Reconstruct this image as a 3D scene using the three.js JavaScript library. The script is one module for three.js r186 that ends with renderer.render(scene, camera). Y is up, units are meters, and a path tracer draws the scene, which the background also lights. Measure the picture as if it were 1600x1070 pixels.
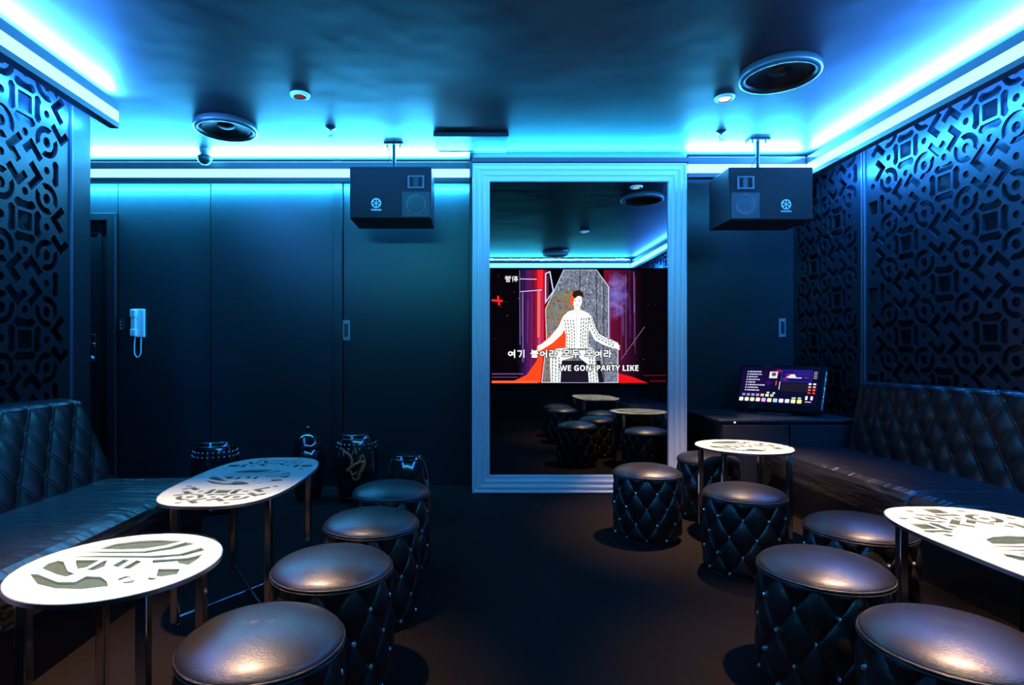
import * as THREE from 'three';
import { mergeGeometries } from 'three/addons/utils/BufferGeometryUtils.js';
import { RoundedBoxGeometry } from 'three/addons/geometries/RoundedBoxGeometry.js';
import { TextGeometry } from 'three/addons/geometries/TextGeometry.js';
import { FontLoader } from 'three/addons/loaders/FontLoader.js';
import { RectAreaLightUniformsLib } from 'three/addons/lights/RectAreaLightUniformsLib.js';
RectAreaLightUniformsLib.init();

// ---------------------------------------------------------------- camera, light, exposure
const F = 900, CX = 734, CY = 555, EYE = 1.1;              // focal length and principal point in pixels of the 1600 x 1070 frame
const scene = new THREE.Scene();
scene.background = new THREE.Color(0x000000);
const camera = new THREE.PerspectiveCamera(2 * Math.atan(535 / F) * 180 / Math.PI, 1600 / 1070, 0.05, 60);
camera.position.set(0, EYE, 0);
camera.lookAt(0, EYE, -1);
camera.setViewOffset(1600, 1070, 800 - CX, 535 - CY, 1600, 1070);
camera.updateProjectionMatrix();
const renderer = new THREE.WebGLRenderer();
renderer.toneMapping = THREE.LinearToneMapping;
renderer.toneMappingExposure = 1.0;
renderer.shadowMap.enabled = true;

const CEIL = 2.74;
const LED_SIDE = new THREE.Color().setRGB(0.014, 0.20, 1.0), LED_BACK = new THREE.Color().setRGB(0.018, 0.40, 0.97);
const LED_REAR = new THREE.Color().setRGB(0.014, 0.52, 0.92);
const LED_POWER = 36, COVE_POWER = 2700, WASH_POWER = 520;
const WARM = new THREE.Color().setRGB(1.0, 0.62, 0.40);
function areaLight(color, intensity, length, height, at, target) {
  const l = new THREE.RectAreaLight(color, intensity, length, height);
  l.position.set(...at); l.lookAt(...target); scene.add(l); return l;
}
// the LED lines of the cornices: front face, upper cove and lower wash (the fittings themselves are the trim_ objects below)
const STRIP_Y = 2.5865, STRIP_H = 0.066;
function cornicelights(color, x0, z0, x1, z1, nx, nz, k = 1, wash = 1) {            // along the floor plan line, facing (nx, nz)
  const cx = (x0 + x1) / 2, cz = (z0 + z1) / 2, len = Math.hypot(x1 - x0, z1 - z0);
  areaLight(color.clone().add(new THREE.Color().setRGB(0.034, 0.06, 0)), LED_POWER * k, len, STRIP_H, [cx + nx * 0.004, STRIP_Y, cz + nz * 0.004], [cx + nx, STRIP_Y, cz + nz]);
  areaLight(color.clone().add(new THREE.Color().setRGB(0.02, 0.03, 0)), COVE_POWER * k, len, 0.03, [cx - nx * 0.04, 2.693, cz - nz * 0.04], [cx + nx * 0.34, 3.693, cz + nz * 0.34]);
  areaLight(color, WASH_POWER * k * wash, len, 0.024, [cx - nx * 0.078, 2.538, cz - nz * 0.078], [cx - nx * 1.078, 2.538 - 0.4, cz - nz * 1.078]);
}
cornicelights(LED_SIDE, -2.19, -3.60, -2.19, 0.28, 1, 0, 1, 2.2);
cornicelights(LED_SIDE, 2.68, -4.57, 2.68, 0.28, -1, 0, 1, 2.2);
cornicelights(LED_BACK, -3.7, -4.70, -0.002, -4.70, 0, 1, 1, 2.0);
cornicelights(LED_BACK, 1.74, -4.583, 2.66, -4.583, 0, 1, 1, 0.12);
cornicelights(LED_REAR, -2.15, 0.28, 2.64, 0.28, 0, -1, 0.5);

areaLight(LED_BACK, COVE_POWER * 0.22, 1.68, 0.03, [0.875, 2.693, -4.623], [0.875, 3.693, -4.28]);      // weaker cove above the mirror

// ---------------------------------------------------------------- helpers
const taken = new Map();
function numbered(name) { const n = taken.get(name) || 0; taken.set(name, n + 1); return n ? name + '_' + String(n).padStart(3, '0') : name; }
function shade(o) { o.traverse((m) => { if (m.isMesh) { m.castShadow = true; m.receiveShadow = true; } }); return o; }
function mesh(name, geo, mat, parent) { const m = new THREE.Mesh(geo, mat); m.name = name; m.castShadow = m.receiveShadow = true; parent.add(m); return m; }
function thing(name, label, category, at = [0, 0, 0], turn = 0, group) {
  const o = new THREE.Group(); o.name = numbered(name); o.position.set(...at); o.rotation.y = turn;
  o.userData = { label, category }; if (group) o.userData.group = group;
  scene.add(o); return o;
}
function struct(name, label, category) { const o = new THREE.Group(); o.name = name; o.userData = { kind: 'structure', label, category }; scene.add(o); return o; }
function copyOf(o, name, label, at, turn = 0) {
  const c = o.clone(); c.name = numbered(name); c.position.set(...at); c.rotation.y = turn;
  c.userData = { ...o.userData, label }; scene.add(c); return c;
}
function box(x0, x1, y0, y1, z0, z1) { const g = new THREE.BoxGeometry(x1 - x0, y1 - y0, z1 - z0); g.translate((x0 + x1) / 2, (y0 + y1) / 2, (z0 + z1) / 2); return metreUV(g); }
function rbox(x0, x1, y0, y1, z0, z1, r = 0.006, seg = 2) { const g = new RoundedBoxGeometry(x1 - x0, y1 - y0, z1 - z0, seg, r); g.translate((x0 + x1) / 2, (y0 + y1) / 2, (z0 + z1) / 2); return metreUV(g); }
function metreUV(g) {                                       // box-projected uv in metres
  const p = g.attributes.position, n = g.attributes.normal, uv = new Float32Array(p.count * 2);
  for (let i = 0; i < p.count; i++) {
    const ax = Math.abs(n.getX(i)), ay = Math.abs(n.getY(i)), az = Math.abs(n.getZ(i));
    const [u, v] = ay >= ax && ay >= az ? [p.getX(i), p.getZ(i)] : ax >= az ? [p.getZ(i), p.getY(i)] : [p.getX(i), p.getY(i)];
    uv[2 * i] = u; uv[2 * i + 1] = v;
  }
  g.setAttribute('uv', new THREE.BufferAttribute(uv, 2)); return g;
}
function merge(list) { return mergeGeometries(list.map((g) => { const h = g.index ? g.toNonIndexed() : g; for (const k of Object.keys(h.attributes)) if (!['position', 'normal', 'uv'].includes(k)) h.deleteAttribute(k); return h; })); }
function cyl(r0, r1, y0, y1, seg = 24) { const g = new THREE.CylinderGeometry(r1, r0, y1 - y0, seg); g.translate(0, (y0 + y1) / 2, 0); return g; }
function bar(a, b, r, seg = 10) {
  const A = new THREE.Vector3(...a), B = new THREE.Vector3(...b), d = B.clone().sub(A), g = new THREE.CylinderGeometry(r, r, d.length(), seg);
  g.applyQuaternion(new THREE.Quaternion().setFromUnitVectors(new THREE.Vector3(0, 1, 0), d.clone().normalize()));
  g.translate(...A.clone().add(B).multiplyScalar(0.5).toArray()); return g;
}
function lathe(pts, seg = 48) { return new THREE.LatheGeometry(pts.map(([r, y]) => new THREE.Vector2(r, y)), seg); }
function tube(pts, r, n = 40, seg = 8, closed = false) { return new THREE.TubeGeometry(new THREE.CatmullRomCurve3(pts.map((p) => new THREE.Vector3(...p)), closed), n, r, seg, closed); }
function grid(nu, nv, fn) {                                 // fn(u, v) -> [x, y, z, s, t]
  const P = [], UV = [], I = [];
  for (let j = 0; j <= nv; j++) for (let i = 0; i <= nu; i++) { const q = fn(i / nu, j / nv); P.push(q[0], q[1], q[2]); UV.push(q[3], q[4]); }
  for (let j = 0; j < nv; j++) for (let i = 0; i < nu; i++) { const a = j * (nu + 1) + i, b = a + 1, c = a + nu + 1, d = c + 1; I.push(a, b, d, a, d, c); }
  const g = new THREE.BufferGeometry();
  g.setAttribute('position', new THREE.Float32BufferAttribute(P, 3)); g.setAttribute('uv', new THREE.Float32BufferAttribute(UV, 2)); g.setIndex(I); g.computeVertexNormals(); return g;
}
function shapeOf(pts, holes = []) {
  const s = new THREE.Shape(pts.map(([x, y]) => new THREE.Vector2(x, y)));
  for (const h of holes) s.holes.push(new THREE.Path(h.map(([x, y]) => new THREE.Vector2(x, y))));
  return s;
}
const slab = (pts, holes, depth, bevel = 0) => new THREE.ExtrudeGeometry(shapeOf(pts, holes), { depth, bevelEnabled: bevel > 0, bevelThickness: bevel, bevelSize: bevel, bevelOffset: -bevel, bevelSegments: 2, curveSegments: 12 });
function onPlane(px, py, y) { const z = (EYE - y) * F / (py - CY); return [(px - CX) / F * z, -z]; }      // where the ray through a photo pixel meets the level y: [x, z]
function inPlane(px, py, depth) { return [(px - CX) / F * depth, EYE + (CY - py) / F * depth]; }        // ... meets the upright plane at this depth: [x, y]
let seed = 7; const rnd = () => { seed = (seed * 1664525 + 1013904223) >>> 0; return seed / 4294967296; };
function noiseTile(n, cells, oct, sx = 1, sy = 1) {          // tiling value noise, 0..1
  const out = new Float32Array(n * n); let amp = 1, sum = 0;
  for (let o = 0; o < oct; o++) {
    const cx = Math.max(1, Math.round(cells * sx * 2 ** o)), cy = Math.max(1, Math.round(cells * sy * 2 ** o)), t = new Float32Array(cx * cy).map(() => rnd());
    for (let y = 0; y < n; y++) for (let x = 0; x < n; x++) {
      const fx = x / n * cx, fy = y / n * cy, x0 = fx | 0, y0 = fy | 0, ux = (fx - x0) ** 2 * (3 - 2 * (fx - x0)), uy = (fy - y0) ** 2 * (3 - 2 * (fy - y0)), x1 = (x0 + 1) % cx, y1 = (y0 + 1) % cy;
      out[y * n + x] += amp * ((t[y0 * cx + x0] * (1 - ux) + t[y0 * cx + x1] * ux) * (1 - uy) + (t[y1 * cx + x0] * (1 - ux) + t[y1 * cx + x1] * ux) * uy);
    }
    sum += amp; amp *= 0.55;
  }
  return out.map((v) => v / sum);
}
function grayTexture(data, n, lo, hi, repeat) {
  const a = new Uint8Array(n * n * 4); for (let i = 0; i < n * n; i++) { const v = Math.max(0, Math.min(255, 255 * (lo + (hi - lo) * data[i]))); a[4 * i] = a[4 * i + 1] = a[4 * i + 2] = v; a[4 * i + 3] = 255; }
  const t = new THREE.DataTexture(a, n, n); t.wrapS = t.wrapT = THREE.RepeatWrapping; t.magFilter = THREE.LinearFilter; t.minFilter = THREE.LinearMipmapLinearFilter; t.generateMipmaps = true; t.repeat.set(repeat, repeat); t.needsUpdate = true; return t;
}

// ---------------------------------------------------------------- materials
const lin = (r, g, b) => new THREE.Color().setRGB(r, g, b);
const nFine = noiseTile(256, 48, 3), nMid = noiseTile(256, 10, 4), nStreak = noiseTile(256, 6, 4, 0.7, 3.2), nSoft = noiseTile(256, 4, 3);
const M = {
  ceiling: new THREE.MeshPhysicalMaterial({ color: lin(0.030, 0.032, 0.034), roughness: 0.5, specularIntensity: 0.3, bumpMap: grayTexture(nSoft, 256, 0, 1, 0.7), bumpScale: 0.004 }),
  wall: new THREE.MeshPhysicalMaterial({ color: lin(0.018, 0.019, 0.0205), roughness: 0.38, specularIntensity: 0.55, roughnessMap: grayTexture(nSoft, 256, 0.8, 1, 0.6), bumpMap: grayTexture(nMid, 256, 0, 1, 1.5), bumpScale: 0.0006 }),
  wallDark: new THREE.MeshPhysicalMaterial({ color: lin(0.009, 0.0095, 0.010), roughness: 0.5, specularIntensity: 0.5 }),
  fret: new THREE.MeshPhysicalMaterial({ color: lin(0.012, 0.013, 0.014), roughness: 0.36, specularIntensity: 0.7 }),
  carpet: new THREE.MeshPhysicalMaterial({ specularIntensity: 0.3, color: lin(0.0068, 0.0040, 0.0030), roughness: 0.95, map: grayTexture(nMid, 256, 0.6, 1, 1.2), bumpMap: grayTexture(nFine, 256, 0, 1, 4), bumpScale: 0.004 }),
  cornice: new THREE.MeshPhysicalMaterial({ color: lin(0.075, 0.08, 0.085), roughness: 0.45 }),
  led: new THREE.MeshStandardMaterial({ color: lin(0.8, 0.8, 0.8), emissive: lin(0.5, 0.9, 1), emissiveIntensity: 1.0, roughness: 0.5 }),
  frame: new THREE.MeshPhysicalMaterial({ color: lin(0.72, 0.72, 0.72), roughness: 0.32 }),
  mirror: new THREE.MeshPhysicalMaterial({ color: lin(0.22, 0.25, 0.26), metalness: 1, roughness: 0.015 }),
  chrome: new THREE.MeshStandardMaterial({ color: lin(0.75, 0.75, 0.75), metalness: 1, roughness: 0.12 }),
  steel: new THREE.MeshStandardMaterial({ color: lin(0.5, 0.5, 0.5), metalness: 1, roughness: 0.3 }),
  leather: new THREE.MeshPhysicalMaterial({ color: lin(0.006, 0.0055, 0.005), roughness: 0.36, ior: 1.55, clearcoat: 0.45, clearcoatRoughness: 0.33, bumpMap: grayTexture(nFine, 256, 0, 1, 5), bumpScale: 0.0007 }),
  upholstery: new THREE.MeshPhysicalMaterial({ color: lin(0.006, 0.0055, 0.005), roughness: 0.36, ior: 1.5, bumpMap: grayTexture(nFine, 256, 0, 1, 5), bumpScale: 0.0006 }),
  bench: new THREE.MeshPhysicalMaterial({ color: lin(0.006, 0.0055, 0.005), roughness: 0.36, ior: 1.55, clearcoat: 0.45, clearcoatRoughness: 0.33, bumpMap: grayTexture(nStreak, 256, 0, 1, 1.1), bumpScale: 0.022 }),
  crystal: new THREE.MeshPhysicalMaterial({ color: lin(0.92, 0.94, 0.95), metalness: 0.75, roughness: 0.1, clearcoat: 1, clearcoatRoughness: 0.03, flatShading: true }),
  tableWhite: new THREE.MeshPhysicalMaterial({ color: lin(0.68, 0.67, 0.63), roughness: 0.45 }),
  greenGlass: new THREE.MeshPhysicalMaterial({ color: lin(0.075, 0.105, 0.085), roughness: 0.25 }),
  glass: new THREE.MeshPhysicalMaterial({ color: lin(0.96, 1, 0.98), transmission: 1, thickness: 0, roughness: 0.03, ior: 1.5, specularIntensity: 0.35 }),
  glassEdge: new THREE.MeshPhysicalMaterial({ color: lin(0.35, 0.5, 0.42), roughness: 0.2 }),
  blackPlastic: new THREE.MeshPhysicalMaterial({ color: lin(0.02, 0.021, 0.023), roughness: 0.4 }),
  speakerBox: new THREE.MeshPhysicalMaterial({ color: lin(0.02, 0.021, 0.023), roughness: 0.5 }),
  speakerCloth: new THREE.MeshStandardMaterial({ color: lin(0.012, 0.013, 0.015), roughness: 0.8, bumpMap: grayTexture(nFine, 256, 0, 1, 9), bumpScale: 0.001 }),
  baffle: new THREE.MeshPhysicalMaterial({ color: lin(0.026, 0.028, 0.031), roughness: 0.5 }),
  seam: new THREE.MeshPhysicalMaterial({ color: lin(0.05, 0.052, 0.055), roughness: 0.3 }),
  horn: new THREE.MeshPhysicalMaterial({ color: lin(0.12, 0.13, 0.14), roughness: 0.35 }),
  badge: new THREE.MeshStandardMaterial({ color: lin(0.8, 0.82, 0.84), metalness: 0.3, roughness: 0.35 }),
  white: new THREE.MeshPhysicalMaterial({ color: lin(0.78, 0.78, 0.76), roughness: 0.35 }),
  grey: new THREE.MeshPhysicalMaterial({ color: lin(0.22, 0.23, 0.24), roughness: 0.4 }),
  glaze: new THREE.MeshPhysicalMaterial({ color: lin(0.008, 0.008, 0.009), roughness: 0.12, clearcoat: 1, clearcoatRoughness: 0.05 }),
  gold: new THREE.MeshStandardMaterial({ color: lin(0.60, 0.12, 0.03), metalness: 0.2, roughness: 0.4 }),
  porcelain: new THREE.MeshPhysicalMaterial({ color: lin(0.7, 0.7, 0.66), roughness: 0.25 }),
};

// ---------------------------------------------------------------- room shell
const LX = -2.37, RX = 2.95, LEND = 3.585, ZL = 4.88, ZB = 4.645, ZR = 5.25, REAR = -0.45;     // depths are positive in front of the camera
{
  const f = struct('floor', 'dark brown-black carpet floor of the lounge', 'floor');
  mesh('carpet', box(-3.9, 3.2, -0.1, 0, -5.45, 0.65), M.carpet, f);
  const c = struct('ceiling', 'dark semi-gloss painted ceiling', 'ceiling');
  mesh('ceiling_slab', box(-3.9, 3.2, CEIL, CEIL + 0.12, -5.45, 0.65), M.ceiling, c);
  const r = struct('wall_rear', 'dark wall behind the camera, seen only in the mirror', 'wall');
  mesh('wall_surface', box(-3.9, 3.2, 0, CEIL, -REAR, -REAR + 0.15), M.wallDark, r);
  const e = struct('wall_entrance', 'dark side wall of the entrance beyond the partition', 'wall');
  mesh('wall_surface', box(-3.9, -3.75, 0, CEIL, -5.45, -REAR), M.wallDark, e);
}
{ // back wall: flat panels with narrow gaps, a proud breast behind the mirror, a recess right of it
  const w = struct('wall_back', 'dark blue-lit panelled back wall around the mirror', 'wall');
  mesh('wall_core', box(-3.9, 0.0, 0, CEIL, -5.45, -ZL - 0.02), M.wallDark, w);
  const sx = (px) => inPlane(px, 0, ZL)[0];
  for (const [a, b, proud] of [[sx(185), sx(329), 0.0], [sx(331.5), sx(521), 0.018], [sx(537), 0.0, 0.006]]) mesh('wall_panel', rbox(a, b, 0, CEIL, -ZL - 0.02, -ZL + proud, 0.004), M.wall, w);
  mesh('batten', rbox(sx(521.5), sx(536), 0, CEIL, -ZL - 0.02, -ZL + 0.035, 0.006), M.wall, w);
  mesh('wall_panel', box(-3.75, sx(184), 2.30, CEIL, -ZL - 0.02, -ZL), M.wall, w);
  mesh('breast', box(0.0, 1.75, 0, CEIL, -5.45, -ZB), M.wall, w);
  mesh('recess', box(1.75, 3.2, 0, CEIL, -5.45, -ZR), M.wall, w);
  const d = struct('door_1', 'dark panelled door with a chrome handle in the back wall', 'door');
  mesh('door_leaf', rbox(-3.72, -3.05, 0, 2.235, -ZL - 0.018, -ZL - 0.004, 0.004), M.wallDark, d);
  const leafPanel = slab([[-3.66, 0.12], [-3.12, 0.12], [-3.12, 2.16], [-3.66, 2.16]], [[[-3.63, 0.15], [-3.63, 2.13], [-3.15, 2.13], [-3.15, 0.15]]], 0.008); leafPanel.translate(0, 0, -ZL - 0.005);
  mesh('panel_moulding', leafPanel, M.wallDark, d);
  mesh('door_frame', merge([rbox(-3.06, -2.988, 0, 2.30, -ZL - 0.02, -ZL + 0.03), rbox(-3.75, -3.06, 2.235, 2.30, -ZL - 0.02, -ZL + 0.03)]), M.wall, d);
  const hx = -3.185, hy = 1.15, hz = -ZL - 0.004;
  const h = mesh('handle', merge([rbox(hx - 0.025, hx + 0.02, hy - 0.06, hy + 0.13, hz, hz + 0.012, 0.005), bar([hx, hy + 0.035, hz], [hx, hy + 0.035, hz + 0.06], 0.012), rbox(hx - 0.03, hx + 0.045, hy + 0.02, hy + 0.055, hz + 0.05, hz + 0.07, 0.008)]), M.chrome, d);
  const kn = new THREE.SphereGeometry(0.026, 20, 14); kn.translate(hx + 0.012, hy - 0.075, hz + 0.045);
  mesh('lock_knob', kn, M.steel, d);
}
// fretwork: every cut-out of the laser-cut panels, on a grid of q
function fretHoles(w, h, q, ox, oy) {
  const out = [], add = (cx, cy, pts) => { const p = pts.map(([x, y]) => [cx + x * q, cy + y * q]); if (p.every(([x, y]) => x > 0.012 && x < w - 0.012 && y > 0.012 && y < h - 0.012)) out.push(p); };
  const circ = (r, n, sy = 1) => Array.from({ length: n }, (_, k) => [r * Math.cos(2 * Math.PI * k / n), r * sy * Math.sin(2 * Math.PI * k / n)]);
  const st = (pts) => pts.map(([s, t]) => [(s + t) / 2, (t - s) / 2]);
  const k = 0.19;
  const A = [[-1 - k, -0.3 - k], [-0.2, -0.3 - k], [-0.2, -0.3 + k], [-1 + k, -0.3 + k], [-1 + k, 0.62], [-1 - k, 0.62]];
  const B = [[-0.43 - k, 0.36], [-0.43 + k, 0.36], [-0.43 + k, 1 - k], [0.45, 1 - k], [0.45, 1 + k], [-0.43 - k, 1 + k]];
  const neg = (p) => p.map(([s, t]) => [-s, -t]);
  const chev = [[-0.36, 0.42], [0.36, 0.42], [0.47, 0.55], [0.44, 0.66], [0.30, 0.74], [0.14, 0.68], [-0.14, 0.68], [-0.30, 0.74], [-0.44, 0.66], [-0.47, 0.55]];
  const turn = (p, n) => p.map(([x, y]) => (n === 0 ? [x, y] : n === 1 ? [-y, x] : n === 2 ? [-x, -y] : [y, -x]));
  const sq = [[-0.31, -0.27], [-0.27, -0.31], [0.27, -0.31], [0.31, -0.27], [0.31, 0.27], [0.27, 0.31], [-0.27, 0.31], [-0.31, 0.27]];
  const moon = (a0) => { const o = [], n = 8; for (let i = 0; i <= n; i++) { const a = a0 + (i / n - 0.5) * 2.5; o.push([0.55 * Math.cos(a), 0.55 * Math.sin(a)]); } for (let i = n; i >= 0; i--) { const a = a0 + (i / n - 0.5) * 2.1; o.push([0.325 * Math.cos(a), 0.325 * Math.sin(a)]); } return o; };
  const nx = Math.ceil(w / q) + 4, ny = Math.ceil(h / q) + 4;
  for (let j = -24; j < ny; j++) for (let i = -24; i < nx; i++) {
    const cx = ox + i * q, cy = oy + j * q, a = ((i % 4) + 4) % 4, b = ((j % 4) + 4) % 4;
    if ((a + b) % 2) add(cx, cy, circ(0.14, 9));
    else if (a % 2) { add(cx, cy, circ(0.17, 10, 1.1)); const d = (a === b) ? Math.PI / 4 : -Math.PI / 4; add(cx, cy, moon(d)); add(cx, cy, moon(d + Math.PI)); }
    else if (a === b) { add(cx, cy, sq); for (let n = 0; n < 4; n++) add(cx, cy, turn(chev, n)); }
    else for (const p of [A, B, neg(A), neg(B)]) add(cx, cy, st(p));
  }
  return out;
}
const Q = 0.158, FY0 = 0.45, FY1 = 2.72;
function fretPanel(parent, length, ox, oy, place) {
  const g = slab([[0, 0], [length, 0], [length, FY1 - FY0], [0, FY1 - FY0]], fretHoles(length, FY1 - FY0, Q, ox, oy), 0.02);
  const m = mesh('fretwork_panel', g, M.fret, parent); place(m); return m;
}
{
  const w = struct('wall_right', 'right wall of dark cut-out fretwork panels', 'wall');
  mesh('wall_core', box(3.06, 3.2, 0, CEIL, -5.45, -REAR), M.fret, w);
  const sqY = EYE + 1.311 * (RX / 2.78) - FY0;                // height of a row of squares
  for (const [z0, z1, sq] of [[5.25, 4.335, 4.32], [4.285, 2.60, 3.90], [2.56, 0.95, 2.3], [0.91, -0.45, 0.6]])
    fretPanel(w, z0 - z1, z0 - sq, sqY, (m) => { m.rotation.y = -Math.PI / 2; m.position.set(RX + 0.02, FY0, -z0); });
  mesh('lower_panel', box(RX - 0.005, 3.06, 0, FY0, -5.25, -REAR), M.wallDark, w);
  for (const z of [4.31, 2.58, 0.93]) mesh('seam_trim', merge([rbox(RX - 0.012, 3.06, 0, FY1, -z - 0.022, -z - 0.008, 0.003), rbox(RX - 0.012, 3.06, 0, FY1, -z + 0.008, -z + 0.022, 0.003), box(RX + 0.01, 3.06, 0, FY1, -z - 0.01, -z + 0.01)]), M.seam, w);
}
{
  const w = struct('wall_left', 'left partition of dark cut-out fretwork panels with a plain end border', 'wall');
  mesh('wall_core', box(LX - 0.22, LX - 0.11, 0, CEIL, -LEND, -REAR), M.fret, w);
  const sqY = EYE + 1.35 - FY0;
  for (const [z0, z1, sq] of [[1.86, 3.42, 3.07], [0.3, 1.84, 1.5], [-0.45, 0.28, 0.1]])
    fretPanel(w, z1 - z0, sq - z0, sqY, (m) => { m.rotation.y = Math.PI / 2; m.position.set(LX - 0.02, FY0, -z0); });
  mesh('lower_panel', box(LX - 0.11, LX + 0.005, 0, FY0, -3.42, -REAR), M.wallDark, w);
  mesh('end_border', rbox(LX - 0.225, LX + 0.005, 0, CEIL, -LEND - 0.01, -3.42, 0.006), M.wall, w);
  mesh('edge_bead', rbox(LX - 0.02, LX + 0.014, 0, FY1 + 0.05, -3.425, -3.413, 0.003), M.seam, w);
}
// cornices with an LED line in the face
function cornice(n, label, x0, z0, x1, z1, nx, nz) {         // face line in plan, n towards the room
  const t = struct('trim_' + n, label, 'cornice'), D = 0.06;
  const len = Math.hypot(x1 - x0, z1 - z0), g = new THREE.Group(); g.name = 'cornice_run'; t.add(g);
  g.position.set((x0 + x1) / 2, 0, (z0 + z1) / 2); g.rotation.y = Math.atan2(nx, nz);   // local z towards the room
  const a = -len / 2, b = len / 2;
  mesh('upper_fascia', rbox(a, b, 2.622, 2.678, -D, 0, 0.004), M.cornice, g);
  mesh('lower_fascia', rbox(a, b, 2.516, 2.551, -D, 0, 0.004), M.cornice, g);
  mesh('back_board', box(a, b, 2.551, 2.622, -D, -0.03), M.cornice, g);
  mesh('light_strip', rbox(a + 0.002, b - 0.002, 2.5515, 2.6215, -0.03, -0.001, 0.003), M.led, g);
  mesh('cove_light', box(a + 0.01, b - 0.01, 2.678, 2.681, -0.053, -0.007), M.led, g);
  mesh('wash_light', box(a + 0.01, b - 0.01, 2.545, 2.549, -0.092, -0.06), M.led, g);
}
cornice(1, 'dark cornice with glowing blue light line along the left fretwork partition', -2.19, -3.60, -2.19, 0.28, 1, 0);
cornice(2, 'dark cornice with glowing blue light line along the right fretwork wall', 2.68, -4.59, 2.68, 0.28, -1, 0);
cornice(3, 'dark cornice with glowing light line above the back wall panels and door', -3.75, -4.70, 0.0, -4.70, 0, 1);
cornice(4, 'dark cornice with glowing light line between mirror and right wall', 1.735, -4.583, 2.68, -4.583, 0, 1);
cornice(5, 'dark cornice with light line on the rear wall, seen in the mirror', -2.19, 0.28, 2.68, 0.28, 0, -1);

{
  const t = struct('trim_6', 'dark plain cornice cap running above the mirror frame', 'cornice');
  mesh('cap_fascia', rbox(0.0, 1.735, 2.638, 2.678, -ZB, -4.583, 0.004), M.cornice, t);
  mesh('cap_return', rbox(0.0, 0.018, 2.516, 2.678, -4.70, -4.583, 0.004), M.cornice, t);
  mesh('cove_light', box(0.03, 1.72, 2.678, 2.681, -4.636, -4.59), M.led, t);
}

// ---------------------------------------------------------------- mirror and video screen
{
  const x0 = 0.020, x1 = 1.731, y0 = 0.0, y1 = 2.512, W = 0.14;
  const t = thing('wall_mirror', 'tall dark mirror in a wide ridged white frame standing on the floor', 'mirror', [(x0 + x1) / 2, 0, -ZB]);
  const w = (x1 - x0) / 2, prof = [[0, 0], [0, 0.054], [0.006, 0.061], [0.014, 0.061], [0.02, 0.05], [0.034, 0.047], [0.04, 0.055], [0.052, 0.056], [0.058, 0.046], [0.076, 0.040], [0.082, 0.048], [0.094, 0.048], [0.10, 0.037], [0.118, 0.032], [0.124, 0.036], [0.134, 0.034], [W, 0.026], [W, 0]];
  const Y1 = 2.632;
  const corner = (d, k) => [[-w + d, y0 + d], [w - d, y0 + d], [w - d, Y1 - d], [-w + d, Y1 - d]][k];
  for (let k = 0; k < 4; k++) {
    const P = [], I = [];
    for (let i = 0; i < prof.length - 1; i++) {
      const base = P.length / 3;
      for (const j of [i, i + 1]) for (const c of [k, (k + 1) % 4]) { const [x, y] = corner(prof[j][0], c); P.push(x, y, prof[j][1]); }
      I.push(base, base + 1, base + 3, base, base + 3, base + 2);
    }
    const g = new THREE.BufferGeometry(); g.setAttribute('position', new THREE.Float32BufferAttribute(P, 3)); g.setIndex(I); g.computeVertexNormals();
    mesh('frame_rail', g, M.frame, t);
  }
  mesh('mirror_glass', box(-w + W - 0.004, w - W + 0.004, y0 + W - 0.004, Y1 - W + 0.004, 0.002, 0.012), M.mirror, t);
}
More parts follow.
